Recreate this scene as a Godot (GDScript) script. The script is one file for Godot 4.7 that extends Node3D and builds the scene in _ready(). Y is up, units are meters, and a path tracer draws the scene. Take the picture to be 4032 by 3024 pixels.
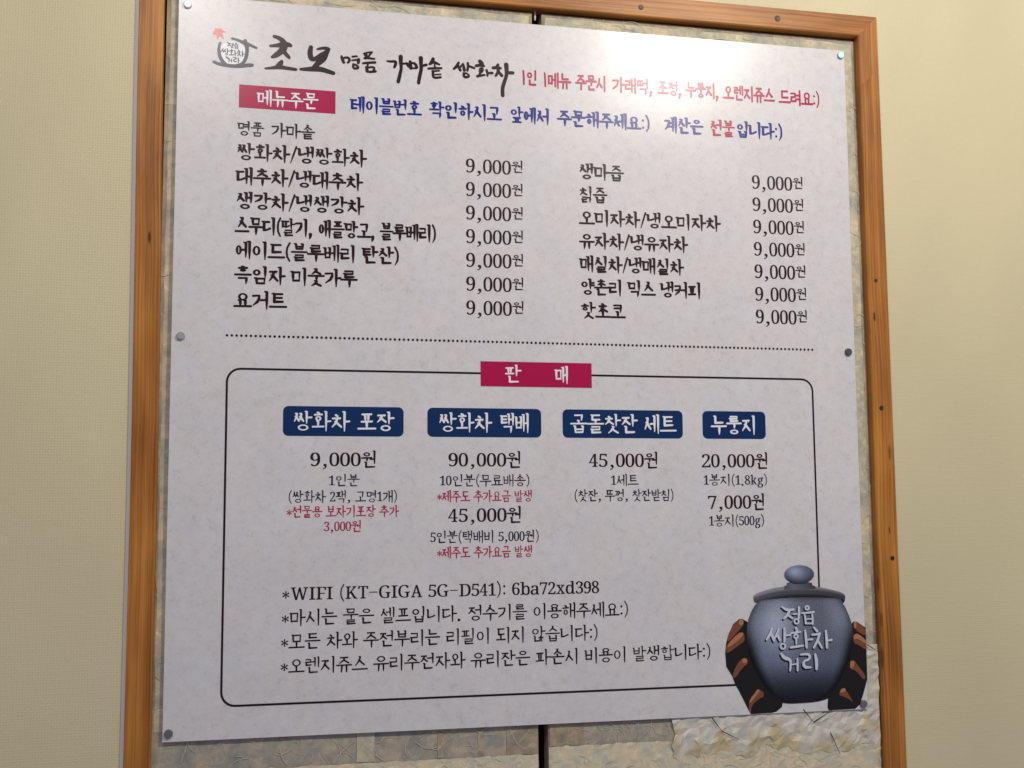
extends Node3D
# A menu poster pinned over two paper-covered sliding panels in a varnished wooden frame on a vinyl-papered wall.
# Lengths on the poster are in millimetres from its middle, x to the right and y up; everything else is in metres.

const MID := Vector3(0.0, 1.55, 0.0)          # the poster's middle in the room

const T1 := [
	"-312.6,352.6,4.02 -307.8,351.6,5.03 -303.4,349.0,5.87 -301.4,345.8,7.55",
	"-316.4,340.8,3.51 -310.1,341.7,4.19 -303.0,343.2,7.54 -296.6,344.1,6.29 -293.4,343.1,4.37",
	"-300.9,341.6,8.38 -301.7,338.2,8.80 -305.2,334.2,7.11 -309.9,330.0,6.52 -314.3,327.6,4.01",
	"-301.7,336.5,5.86 -299.2,332.5,5.03 -295.6,329.1,4.61 -294.8,328.0,3.35",
	"-303.5,323.0,4.18 -305.0,319.5,7.01 -309.7,315.7,4.17",
	"-322.0,313.0,2.66 -314.5,314.2,3.67 -305.8,316.1,5.51 -297.0,315.1,4.35 -287.1,314.4,3.85",
	"-269.8,342.9,5.06 -270.9,337.3,6.31 -270.4,331.5,6.31 -268.4,327.9,5.89 -263.6,329.3,5.05 -258.0,334.6,5.06 -252.4,338.0,4.22",
	"-262.1,341.0,2.53 -257.3,342.7,3.72 -251.6,343.1,4.23 -248.8,342.1,4.06",
	"-249.2,342.0,4.40 -252.0,337.2,6.75 -255.9,330.9,10.11 -259.1,326.5,8.00 -263.5,321.5,5.89 -265.9,318.4,5.88",
	"-255.5,331.4,5.90 -252.7,331.4,4.22",
	"-281.5,315.1,3.35 -274.7,315.6,5.03 -265.1,316.8,6.72 -257.0,316.9,6.31 -248.9,314.6,5.22 -243.3,313.2,4.89",
]
const T2 := [
	"-233.9,334.6,2.57 -233.0,330.9,3.22 -231.2,327.3,3.21",
	"-232.8,332.0,2.36 -227.7,334.0,2.58 -224.4,332.7,2.79 -224.7,328.9,2.79 -226.6,327.2,2.14",
	"-221.0,335.1,2.36 -215.8,336.1,2.15",
	"-221.4,330.6,1.93 -216.3,331.7,2.15",
	"-213.7,331.9,3.87 -214.0,328.1,3.22",
	"-219.9,326.1,2.36 -220.1,321.2,2.79 -216.2,320.7,2.58 -213.6,322.3,2.79 -216.2,325.3,2.36 -219.3,325.8,2.15",
	"-207.5,340.0,1.94 -202.9,341.9,1.94 -197.7,342.6,2.16",
	"-205.5,339.6,4.31 -204.4,336.4,3.23",
	"-198.7,341.7,2.59 -200.8,338.9,2.16 -201.8,336.6,2.16",
	"-206.5,334.3,2.80 -201.8,335.0,2.59 -195.0,334.5,2.37",
	"-208.2,328.0,2.58 -201.8,329.3,2.80 -194.0,330.2,2.80",
	"-202.8,329.0,2.15 -202.8,325.6,2.15",
	"-204.3,323.5,3.01 -203.3,318.7,3.65",
	"-202.8,323.1,2.15 -196.5,324.6,2.37 -194.4,322.7,2.37 -196.0,320.4,2.37",
	"-200.7,317.9,2.80 -193.4,319.2,2.80",
	"-179.4,333.0,2.16 -174.6,332.8,2.81 -169.9,333.7,3.03 -168.9,331.1,3.46 -170.9,326.1,2.81",
	"-163.3,339.7,4.77 -163.3,332.1,3.90 -162.5,325.6,3.25 -164.1,318.0,3.68 -166.2,308.6,3.89",
	"-161.5,331.1,2.38 -155.7,332.1,2.60",
	"-155.2,331.1,3.69 -153.6,328.5,3.25",
	"-152.0,334.6,3.26 -151.0,326.5,3.90",
	"-151.0,333.1,2.61 -145.7,332.9,2.83 -144.1,328.2,3.69",
	"-150.4,326.4,1.95 -144.1,326.9,2.17",
	"-139.0,340.0,4.79 -138.8,332.9,3.92 -138.3,326.4,3.70 -140.4,317.6,3.91 -141.7,308.8,3.68",
	"-137.2,330.3,2.61 -132.4,332.1,3.27",
	"-124.1,340.1,3.71 -125.0,336.2,4.80 -128.2,333.2,2.83",
	"-123.9,336.3,3.71 -119.7,334.9,3.06 -116.5,333.6,2.18",
	"-122.3,332.6,1.96 -121.8,329.9,2.18",
	"-129.8,327.6,2.61 -121.8,328.6,2.83 -113.8,329.2,2.40",
	"-125.0,324.7,2.40 -116.5,325.9,1.96",
	"-123.9,324.8,2.83 -124.5,319.9,3.05 -122.9,316.2,2.83 -114.9,317.9,2.61",
	"-121.8,320.6,1.74 -114.9,321.4,1.74",
	"-92.9,337.6,2.85 -95.1,333.0,3.72 -98.8,329.5,2.63",
	"-93.5,333.7,2.85 -90.8,328.4,3.29",
	"-87.5,336.4,2.63 -90.8,332.3,2.19",
	"-87.0,335.3,2.63 -85.9,328.8,3.73",
	"-81.6,337.9,2.86 -81.1,333.6,2.85 -82.2,328.5,2.63",
	"-80.0,334.2,2.63 -73.5,332.3,2.64",
	"-86.5,324.9,2.85 -86.5,320.0,3.06 -81.1,320.4,2.85 -79.8,322.7,2.19 -83.8,325.4,2.19 -86.5,324.7,2.19",
	"-66.5,341.3,4.40 -64.3,338.7,4.84",
	"-71.3,335.4,3.30 -63.8,337.1,3.96 -61.6,335.6,2.64",
	"-63.8,333.0,2.42 -66.5,331.9,2.86 -66.5,327.5,2.86 -63.3,328.9,2.64 -63.2,332.4,2.20",
	"-66.0,327.6,2.64 -67.6,323.6,2.64",
	"-69.8,322.4,3.07 -63.8,323.9,2.86 -60.6,324.7,2.20",
	"-58.4,330.9,2.86 -57.3,327.1,2.64 -57.3,323.8,2.42",
	"-56.2,327.2,2.64 -51.3,327.8,3.08",
	"-44.2,338.6,3.31 -45.3,335.8,3.97",
	"-50.2,334.3,3.53 -44.2,335.3,3.75 -40.9,334.5,2.87",
	"-43.7,333.1,3.75 -44.2,329.2,3.31 -47.0,324.6,2.86",
	"-43.1,329.3,3.31 -39.3,325.2,3.53",
	"-33.8,339.4,5.31 -33.3,332.3,4.42 -33.5,325.6,3.97 -36.7,316.6,3.97 -38.9,308.7,4.18 -38.4,300.5,4.18",
	"-32.2,329.6,3.76 -25.6,329.8,3.76",
]
const LG := [
	"-373.9,339.9,2.82 -375.3,333.9,3.31 -374.9,327.3,3.80 -373.0,320.9,4.13 -369.4,316.2,4.13 -366.2,313.9,3.31",
	"-380.7,316.5,3.30 -375.6,314.5,3.96 -367.0,313.5,4.13 -359.2,313.0,4.14 -349.1,313.8,4.31 -342.8,315.3,4.48 -337.3,315.8,4.15",
	"-344.0,339.8,5.00 -343.1,334.0,4.16 -343.8,326.5,4.15 -346.0,319.7,3.82 -349.1,316.1,3.32 -355.3,314.6,2.48",
	"-360.7,346.3,2.49 -355.1,345.2,2.83 -349.6,343.1,3.66 -344.8,341.4,5.00 -338.5,339.4,3.00 -332.8,337.0,2.83",
	"-345.7,344.7,4.16 -345.2,342.2,5.00",
]
const POT_WORDS := [
	"308.5,-322.7,1.95 312.4,-325.6,3.34 317.2,-327.1,3.34 323.7,-326.1,2.51",
	"318.0,-327.7,3.06 315.2,-333.2,3.34 310.5,-336.9,2.50",
	"316.4,-333.2,2.50 320.0,-335.8,2.78 321.8,-336.9,2.22",
	"322.9,-332.0,1.67 327.8,-331.8,2.09",
	"330.8,-323.8,2.79 330.8,-331.9,3.62 330.0,-337.2,2.51",
	"334.2,-331.1,1.95 342.4,-330.8,2.51 350.6,-330.1,2.52",
	"338.1,-333.2,2.23 339.0,-339.1,2.51 339.3,-343.5,2.79",
	"348.3,-332.9,2.23 348.7,-339.3,2.51 348.5,-344.4,2.51",
	"339.0,-338.5,1.67 348.3,-338.2,1.81",
	"339.0,-343.8,1.95 348.5,-343.8,2.23",
	"294.3,-348.4,2.49 291.6,-355.5,3.86 286.9,-361.5,2.48",
	"293.5,-355.3,3.04 295.4,-360.1,3.31 296.5,-363.4,2.48",
	"303.1,-349.5,2.21 300.1,-356.6,3.32 296.9,-360.7,2.21",
	"301.3,-356.4,2.76 303.3,-360.3,3.32 304.1,-363.1,2.21",
	"310.4,-348.3,2.49 311.0,-356.6,3.60 310.1,-364.9,2.49",
	"311.6,-357.5,1.94 318.6,-356.9,2.49",
	"325.9,-348.7,2.50 327.4,-352.4,3.33",
	"319.3,-354.8,2.08 326.2,-354.3,2.78 331.9,-353.6,2.08",
	"325.9,-362.6,2.22 325.9,-367.9,2.22",
	"318.4,-372.1,2.76 326.4,-371.2,3.05 335.0,-370.4,2.50",
	"338.1,-352.1,2.50 339.0,-361.4,3.61 339.5,-372.8,2.77",
	"339.8,-363.6,1.94 347.5,-363.0,2.64",
	"349.9,-348.9,2.23 354.1,-353.2,3.34",
	"347.4,-357.7,2.50 353.0,-357.3,3.06 357.9,-356.3,2.51",
	"357.0,-357.4,2.79 354.2,-364.9,3.34 349.0,-373.1,2.78",
	"355.1,-365.5,2.50 357.5,-369.7,3.06 359.8,-373.7,2.50",
	"365.8,-353.5,2.79 366.6,-363.6,3.90 366.6,-373.9,2.78",
	"367.5,-365.3,1.95 373.1,-364.5,2.93",
	"305.7,-379.4,2.76 309.5,-384.5,4.68 316.4,-386.1,3.59 318.1,-389.8,3.03 316.6,-399.7,2.48",
	"318.3,-392.8,1.65 325.4,-392.2,1.93",
	"326.7,-385.9,2.21 326.9,-392.8,2.76 326.5,-400.0,2.48",
	"331.2,-381.1,2.21 338.3,-380.5,3.05 343.2,-381.5,3.05 343.3,-387.0,3.05 334.3,-389.2,2.76 335.3,-396.7,3.87 344.2,-396.8,2.21",
	"350.6,-381.5,3.05 352.1,-390.1,4.43 351.8,-399.0,3.32",
]
const POT_RINGS := ["327.1,-340.8,3.06", "341.8,-324.8,2.37", "308.1,-370.4,3.31", "325.8,-358.9,2.50"]

# The strokes of every jamo in a 100 x 100 box, y down: polylines split by «;», «o x y rx ry» a ring, «d x y r» a dot.
const JAMO := {
	"ㄱ": "8,14 88,10 84,40 80,98", "ㄱv": "6,12 86,8 82,36 62,66 8,98", "ㄴ": "14,2 14,84 94,80", "ㄴv": "12,8 13,84 50,82 98,66",
	"ㄷ": "8,12 92,9;15,12 14,88 95,84", "ㄷv": "6,12 86,9;14,12 13,86 55,84 100,70",
	"ㄹ": "10,8 88,7 86,46;86,46 14,49;14,49 13,92 96,88", "ㅁ": "12,10 15,92;12,12 90,8 86,92;15,88 86,86",
	"ㅂ": "12,4 15,94;88,2 86,94;15,48 86,46;15,90 86,88", "ㅅ": "54,2 44,44 6,96;48,42 66,64 97,92",
	"ㅇ": "o 50 52 43 45", "ㅈ": "10,14 88,10 80,22;54,16 44,54 4,98;48,50 68,70 98,95",
	"ㅊ": "42,0 60,9;10,28 88,24 80,34;54,30 44,62 4,99;48,58 68,76 98,96", "ㅋ": "8,12 88,9 84,40 80,98;12,50 84,46", "ㅋv": "6,10 86,7 82,36 62,66 8,98;10,52 76,46",
	"ㅌ": "10,8 90,6;15,8 14,90 95,86;16,48 86,46", "ㅍ": "8,12 92,9;34,14 38,86;66,14 62,86;2,90 98,86",
	"ㅎ": "40,0 62,8;6,26 94,22;o 50 68 32 29"}
const PAIR := {"ㄲ": "ㄱㄱ", "ㄸ": "ㄷㄷ", "ㅃ": "ㅂㅂ", "ㅆ": "ㅅㅅ", "ㅉ": "ㅈㅈ", "ㄳ": "ㄱㅅ", "ㄵ": "ㄴㅈ", "ㄶ": "ㄴㅎ", "ㄺ": "ㄹㄱ", "ㄻ": "ㄹㅁ", "ㄼ": "ㄹㅂ", "ㄽ": "ㄹㅅ", "ㄾ": "ㄹㅌ", "ㄿ": "ㄹㅍ", "ㅀ": "ㄹㅎ", "ㅄ": "ㅂㅅ"}
const FIRST := "ㄱㄲㄴㄷㄸㄹㅁㅂㅃㅅㅆㅇㅈㅉㅊㅋㅌㅍㅎ"
const VOWEL := "ㅏㅐㅑㅒㅓㅔㅕㅖㅗㅘㅙㅚㅛㅜㅝㅞㅟㅠㅡㅢㅣ"
const LAST := " ㄱㄲㄳㄴㄵㄶㄷㄹㄺㄻㄼㄽㄾㄿㅀㅁㅂㅄㅅㅆㅇㅈㅊㅋㅌㅍㅎ"
const PLAIN := {"/": "86,0 14,100", "(": "78,-4 40,24 32,50 40,78 78,104", ")": "22,-4 60,24 68,50 60,78 22,104", ",": "d 45 86 11;50,88 42,100 26,112", ".": "d 40 92 10", ":": "d 50 30 8;d 50 78 8", "1": "42,6 50,40 52,94"}
const ADVANCE := {" ": 0.36, "/": 0.44, "(": 0.4, ")": 0.4, ",": 0.36, ".": 0.36, ":": 0.3, "*": 0.5, "-": 0.64}
# weight: stroke width over letter height; flat: how much thinner level strokes are; tail: width at the foot of an upright; head: a brush flick at the start of an upright
const STYLES := {
	"brush": {"weight": 0.175, "flat": 0.66, "tail": 0.42, "head": true, "digit": 0.62, "tall": 0.8, "latin": false},
	"light": {"weight": 0.145, "flat": 0.74, "tail": 0.5, "head": true, "digit": 0.62, "tall": 0.8, "latin": false},
	"label": {"weight": 0.13, "flat": 0.66, "tail": 0.42, "head": true, "digit": 0.62, "tall": 0.8, "latin": false},
	"hand": {"weight": 0.135, "flat": 1.0, "tail": 0.95, "head": false, "digit": 0.42, "tall": 0.8, "latin": false},
	"carved": {"weight": 0.17, "flat": 0.9, "tail": 0.9, "head": false, "digit": 0.5, "tall": 0.8, "latin": false},
	"price": {"weight": 0.124, "flat": 0.66, "tail": 0.6, "head": true, "digit": 0.64, "tall": 0.8, "latin": true},
	"plain": {"weight": 0.118, "flat": 0.7, "tail": 0.65, "head": true, "digit": 0.52, "tall": 0.8, "latin": true},
	"note": {"weight": 0.122, "flat": 0.68, "tail": 0.65, "head": true, "digit": 0.56, "tall": 0.82, "latin": true}}

var rng := RandomNumberGenerator.new()
var used := {}
var serif: SystemFont
var glyphs := {}
var bend: FastNoiseLite
var M := {}


# ---------------------------------------------------------------- naming

func numbered(called: String) -> String:
	used[called] = used.get(called, -1) + 1
	return called if used[called] == 0 else "%s_%03d" % [called, used[called]]


func tag(o: Node3D, label: String, category := "", group := "", kind := "") -> Node3D:
	if label: o.set_meta("label", label)
	if category: o.set_meta("category", category)
	if group: o.set_meta("group", group)
	if kind: o.set_meta("kind", kind)
	return o


func thing(called: String, at: Vector3) -> Node3D:
	var o := Node3D.new()
	o.name = numbered(called)
	o.position = at
	add_child(o, true)
	return o


func put(called: String, mesh: Mesh, m: Material, parent: Node3D = null, at := Vector3.ZERO) -> MeshInstance3D:
	var o := MeshInstance3D.new()
	o.name = numbered(called)
	o.mesh = mesh
	o.material_override = m
	o.position = at
	(parent if parent else self).add_child(o, true)
	return o


# ---------------------------------------------------------------- materials

func srgb(r: float, g: float, b: float) -> Color:
	return Color(r / 255.0, g / 255.0, b / 255.0)


func plain_material(c: Color, rough := 0.6, metal := 0.0) -> StandardMaterial3D:
	var m := StandardMaterial3D.new()
	m.albedo_color = c
	m.roughness = rough
	m.metallic = metal
	return m


func noise(seed_: int, freq: float, octaves := 4, kind := FastNoiseLite.TYPE_SIMPLEX_SMOOTH) -> FastNoiseLite:
	var n := FastNoiseLite.new()
	n.seed = seed_
	n.frequency = freq
	n.noise_type = kind
	n.fractal_octaves = octaves
	return n


func field(n: FastNoiseLite, w: int, h: int) -> PackedByteArray:
	var im := n.get_image(w, h, false, false, true)
	im.convert(Image.FORMAT_L8)
	return im.get_data()


func picture(w: int, h: int, data: PackedByteArray) -> ImageTexture:
	return ImageTexture.create_from_image(Image.create_from_data(w, h, false, Image.FORMAT_RGB8, data))


func paper_texture() -> ImageTexture:      # the printed, mottled stone-like ground of the poster
	var s := 1024
	var a := field(noise(11, 0.009, 4), s, s)
	var b := field(noise(12, 0.055, 4), s, s)
	var c := field(noise(13, 0.19, 3), s, s)
	var d := field(noise(14, 0.012, 3), s, s)
	var streak := noise(15, 0.09, 2)
	var out := PackedByteArray()
	out.resize(s * s * 3)
	for y in s:
		for x in s:
			var i := y * s + x
			var big := a[i] / 255.0 - 0.5
			var mid := b[i] / 255.0 - 0.5
			var fine := c[i] / 255.0 - 0.5
			var flake := smoothstep(0.08, 0.2, mid + fine * 0.35)
			var pit := smoothstep(0.14, 0.3, -mid - fine * 0.5)
			var warm := d[i] / 255.0 - 0.5
			var l := 219.0 + big * 7.0 + mid * 4.5 + fine * 6.5 + flake * 2.0 - pit * 3.5
			if pit > 0.3: l -= maxf(0.0, streak.get_noise_2d(x - y * 0.6, (x + y) * 0.25)) * 10.0
			out[i * 3] = int(clampf(l + 1.0 + warm * 4.0 + pit * 1.0, 0, 255))
			out[i * 3 + 1] = int(clampf(l - 2.5 + warm * 0.5, 0, 255))
			out[i * 3 + 2] = int(clampf(l - 3.0 - warm * 5.0 - pit * 1.5, 0, 255))
	return picture(s, s, out)


func wood_texture(seed_: int, knots: Array) -> ImageTexture:   # 128 px across the grain, 1024 along it
	var w := 128
	var h := 1024
	var wave := noise(seed_, 0.003, 2)
	var line := noise(seed_ + 1, 0.13, 4)
	var fine := noise(seed_ + 2, 0.45, 2)
	var patch := noise(seed_ + 3, 0.012, 3)
	var out := PackedByteArray()
	out.resize(w * h * 3)
	for y in h:
		for x in w:
			var sx := x + wave.get_noise_2d(x * 0.6, y) * 7.0
			var k := 0.0
			for kn in knots:
				var q := Vector2((x - kn[0]) / kn[2], (y - kn[1]) / (kn[2] * 2.1))
				var r := q.length()
				sx += exp(-r * r * 0.25) * signf(q.x) * kn[2] * 0.6
				k = maxf(k, smoothstep(1.0, 0.5, r) * kn[3])
			var g := line.get_noise_2d(sx, y * 0.006) * 0.75 + fine.get_noise_2d(sx, y * 0.015) * 0.3
			var t := clampf(0.55 + g * 0.75 + patch.get_noise_2d(x * 0.7, y * 0.35) * 0.5, 0.0, 1.0)
			var c := Color(0.52, 0.30, 0.10).lerp(Color(0.79, 0.53, 0.235), t)
			c = c.lerp(Color(0.13, 0.065, 0.035), k)
			var i := (y * w + x) * 3
			out[i] = int(c.r * 255.0)
			out[i + 1] = int(c.g * 255.0)
			out[i + 2] = int(c.b * 255.0)
	return picture(w, h, out)


func hanji_texture(seed_: int, base: Color, swing: float) -> ImageTexture:
	var s := 512
	var a := field(noise(seed_, 0.02, 5), s, s)
	var b := field(noise(seed_ + 1, 0.07, 4), s, s)
	var c := noise(seed_ + 2, 0.05, 3, FastNoiseLite.TYPE_PERLIN)
	c.fractal_type = FastNoiseLite.FRACTAL_RIDGED
	c.domain_warp_enabled = true
	c.domain_warp_amplitude = 25.0
	var r := field(c, s, s)
	var out := PackedByteArray()
	out.resize(s * s * 3)
	for i in s * s:
		var l := 1.0 + (a[i] / 255.0 - 0.5) * swing + (b[i] / 255.0 - 0.5) * swing * 0.7 + smoothstep(0.82, 0.97, r[i] / 255.0) * 0.16
		var warm := (a[i] / 255.0 - 0.5) * 0.09
		out[i * 3] = int(clampf(base.r * (l + warm) * 255.0, 0, 255))
		out[i * 3 + 1] = int(clampf(base.g * l * 255.0, 0, 255))
		out[i * 3 + 2] = int(clampf(base.b * (l - warm) * 255.0, 0, 255))
	return picture(s, s, out)


func weave_texture() -> ImageTexture:      # the canvas weave pressed into the vinyl: 24 threads each way to a repeat
	var s := 384
	var slub := noise(211, 0.02, 3)
	var im := Image.create(s, s, false, Image.FORMAT_RGB8)
	for y in s:
		for x in s:
			var a := TAU * 24.0 * x / s
			var b := TAU * 24.0 * y / s
			var over := 1.0 if (int(24.0 * 2.0 * x / s) / 2 + int(24.0 * 2.0 * y / s) / 2) % 2 == 0 else 0.0
			var h := lerpf(0.5 - 0.5 * cos(b), 0.5 - 0.5 * cos(a), over) * (0.75 + slub.get_noise_2d(x * 0.3, y * 2.0) * 0.6 + slub.get_noise_2d(x * 2.0 + 500.0, y * 0.3) * 0.6)
			im.set_pixel(x, y, Color(h, h, h))
	im.bump_map_to_normal_map(3.0)
	return ImageTexture.create_from_image(im)


func textured(t: Texture2D, rough := 0.6, scale := 1.0) -> StandardMaterial3D:
	var m := plain_material(Color.WHITE, rough)
	m.albedo_texture = t
	m.uv1_scale = Vector3(scale, scale, 1)
	return m


func relief(m: StandardMaterial3D, n: FastNoiseLite, strength: float, size := 512) -> StandardMaterial3D:
	var t := NoiseTexture2D.new()
	t.width = size
	t.height = size
	t.seamless = true
	t.as_normal_map = true
	t.bump_strength = strength
	t.noise = n
	m.normal_enabled = true
	m.normal_texture = t
	return m


func glossy(m: StandardMaterial3D) -> StandardMaterial3D:     # the poster's satin lamination
	m.roughness = 0.28
	m.metallic_specular = 0.44
	return m


func make_materials() -> void:
	M.paper = glossy(textured(paper_texture()))
	var inks := {"maroon": srgb(36, 2, 16), "navy": srgb(18, 16, 44), "crimson": srgb(178, 6, 74), "blue": srgb(8, 26, 132), "white": srgb(240, 240, 242), "pill": srgb(4, 44, 94), "slate": srgb(72, 75, 90), "leaf": srgb(236, 118, 134), "pot_letter": srgb(212, 216, 230), "pot_shadow": srgb(18, 18, 30), "banner": srgb(178, 4, 74)}
	for ink in inks:
		M[ink] = glossy(plain_material(inks[ink]))
	M.vinyl = plain_material(srgb(220, 208, 168), 0.55)
	M.vinyl.vertex_color_use_as_albedo = true
	M.vinyl.uv1_triplanar = true
	M.vinyl.uv1_scale = Vector3(14.0, 14.0, 14.0)
	M.vinyl.normal_enabled = true
	M.vinyl.normal_texture = weave_texture()
	M.vinyl.normal_scale = 0.3
	M.hanji = textured(hanji_texture(41, srgb(196, 187, 162), 0.24), 0.75, 2.6)
	M.pane_hanji = textured(hanji_texture(47, srgb(170, 161, 144), 0.22), 0.6, 2.6)
	M.rail_hanji = textured(hanji_texture(53, srgb(214, 203, 174), 0.08), 0.75, 3.0)
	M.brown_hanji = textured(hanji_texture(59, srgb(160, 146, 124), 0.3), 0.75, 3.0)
	M.fibre = plain_material(srgb(198, 192, 170), 0.6)
	M.recess = plain_material(srgb(46, 30, 20), 0.8)
	M.dark_metal = plain_material(srgb(70, 62, 56), 0.45, 0.7)
	M.sealant = plain_material(srgb(236, 230, 222), 0.5)
	M.tack = plain_material(srgb(190, 195, 198), 0.32, 0.85)
	M.scuff = plain_material(srgb(120, 96, 52), 0.7)
	M.wrap = plain_material(Color.WHITE, 0.42)
	M.wrap.vertex_color_use_as_albedo = true
	M.lamp_body = plain_material(srgb(225, 225, 222), 0.5)
	M.glow = plain_material(Color.WHITE, 0.5)
	M.glow.emission_enabled = true
	M.glow.emission = srgb(255, 246, 230)
	M.glow.emission_energy_multiplier = 6.0


# ---------------------------------------------------------------- ink on the poster

func swell(x: float, y: float) -> float:    # the sheet does not hang dead flat; metres, from millimetres
	return 0.0012 + bend.get_noise_2d(x, y) * 0.0011


class Ink:
	var st := SurfaceTool.new()
	var step := 0
	var base := 0.0
	var deform: Callable
	func _init(f: Callable, lift := 0.00012) -> void:
		deform = f
		base = lift
		st.begin(Mesh.PRIMITIVE_TRIANGLES)
	func at(p: Vector2) -> Vector3:
		return Vector3(p.x * 0.001, p.y * 0.001, deform.call(p.x, p.y) + base + (step % 50) * 0.000003)
	func fan(c: Vector2, ring: PackedVector2Array) -> void:
		step += 1
		for i in ring.size():
			tri(c, ring[i], ring[(i + 1) % ring.size()])
	func tri(a: Vector2, b: Vector2, c: Vector2) -> void:
		for p in ([a, b, c] if (b - a).cross(c - a) < 0.0 else [a, c, b]):
			st.set_normal(Vector3(0, 0, 1))
			st.add_vertex(at(p))
	func dot(c: Vector2, r: float, n := 10) -> void:
		var ring := PackedVector2Array()
		for i in n:
			ring.append(c + Vector2.from_angle(TAU * i / n) * r)
		fan(c, ring)
	func bar(a: Vector2, b: Vector2, wa: float, wb: float) -> void:
		step += 1
		var d := (b - a).normalized().orthogonal() * 0.5
		var n := ceili((b - a).length() / 12.0)
		for i in n:
			var p := a.lerp(b, float(i) / n)
			var q := a.lerp(b, float(i + 1) / n)
			var wp := lerpf(wa, wb, float(i) / n)
			var wq := lerpf(wa, wb, float(i + 1) / n)
			tri(p + d * wp, p - d * wp, q + d * wq)
			tri(p - d * wp, q - d * wq, q + d * wq)
	func brush(p: PackedVector2Array, w: PackedFloat32Array) -> void:
		for i in p.size():
			dot(p[i], w[i] * 0.5, 9)
			if i: bar(p[i - 1], p[i], w[i - 1], w[i])
	func ring_(c: Vector2, rx: float, ry: float, wx: float, wy: float) -> void:   # wx: thickness at the sides, wy: at top and bottom
		step += 1
		var n := 22
		for i in n:
			var a := TAU * i / n
			var b := TAU * (i + 1) / n
			var o1 := c + Vector2(cos(a) * (rx + wx / 2), sin(a) * (ry + wy / 2))
			var o2 := c + Vector2(cos(b) * (rx + wx / 2), sin(b) * (ry + wy / 2))
			var i1 := c + Vector2(cos(a) * (rx - wx / 2), sin(a) * (ry - wy / 2))
			var i2 := c + Vector2(cos(b) * (rx - wx / 2), sin(b) * (ry - wy / 2))
			tri(o1, i1, o2)
			tri(i1, i2, o2)
	func polygon(p: PackedVector2Array) -> void:
		step += 1
		for t in Ink.cells(p):
			tri(t[0], t[1], t[2])
	static func cells(p: PackedVector2Array, size := 14.0) -> Array:      # an outline as triangles, cut along a grid so that it follows the sheet
		var box := Rect2(p[0], Vector2.ZERO)
		for q in p: box = box.expand(q)
		var out := []
		for i in range(floori(box.position.x / size), floori(box.end.x / size) + 1):
			for j in range(floori(box.position.y / size), floori(box.end.y / size) + 1):
				var o := Vector2(i, j) * size
				for piece in Geometry2D.intersect_polygons(p, PackedVector2Array([o, o + Vector2(size, 0), o + Vector2(size, size), o + Vector2(0, size)])):
					var t := Geometry2D.triangulate_polygon(piece)
					for k in range(0, t.size() - 2, 3): out.append([piece[t[k]], piece[t[k + 1]], piece[t[k + 2]]])
		return out


func printed(called: String, ink: Ink, m: Material, parent: Node3D) -> MeshInstance3D:
	return put(called, ink.st.commit(), m, parent)


# ---------------------------------------------------------------- lettering

func jamo(c: String, box: Rect2, leaning: bool, out: Array) -> void:
	if PAIR.has(c):
		var half := Vector2(box.size.x * 0.54, box.size.y)
		jamo(PAIR[c][0], Rect2(box.position, half), leaning, out)
		jamo(PAIR[c][1], Rect2(box.position + Vector2(box.size.x * 0.46, 0), half), leaning, out)
		return
	var key := c + "v" if leaning and JAMO.has(c + "v") else c
	for s in JAMO[key].split(";"):
		outline(s, box, out)


func outline(s: String, box: Rect2, out: Array) -> void:
	if s[0] == "o" or s[0] == "d":
		var v := s.split(" ")
		var c := box.position + Vector2(float(v[1]), float(v[2])) * 0.01 * box.size
		if s[0] == "o": out.append(["o", c, Vector2(float(v[3]), float(v[4])) * 0.01 * box.size])
		else: out.append(["d", c, float(v[3]) * 0.01])
		return
	var p := PackedVector2Array()
	for q in s.split(" "):
		var v := q.split(",")
		p.append(box.position + Vector2(float(v[0]), float(v[1])) * 0.01 * box.size)
	out.append(["l", p])


func line(out: Array, x0: float, y0: float, x1: float, y1: float) -> void:
	out.append(["l", PackedVector2Array([Vector2(x0, y0), Vector2(x1, y1)])])


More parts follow.
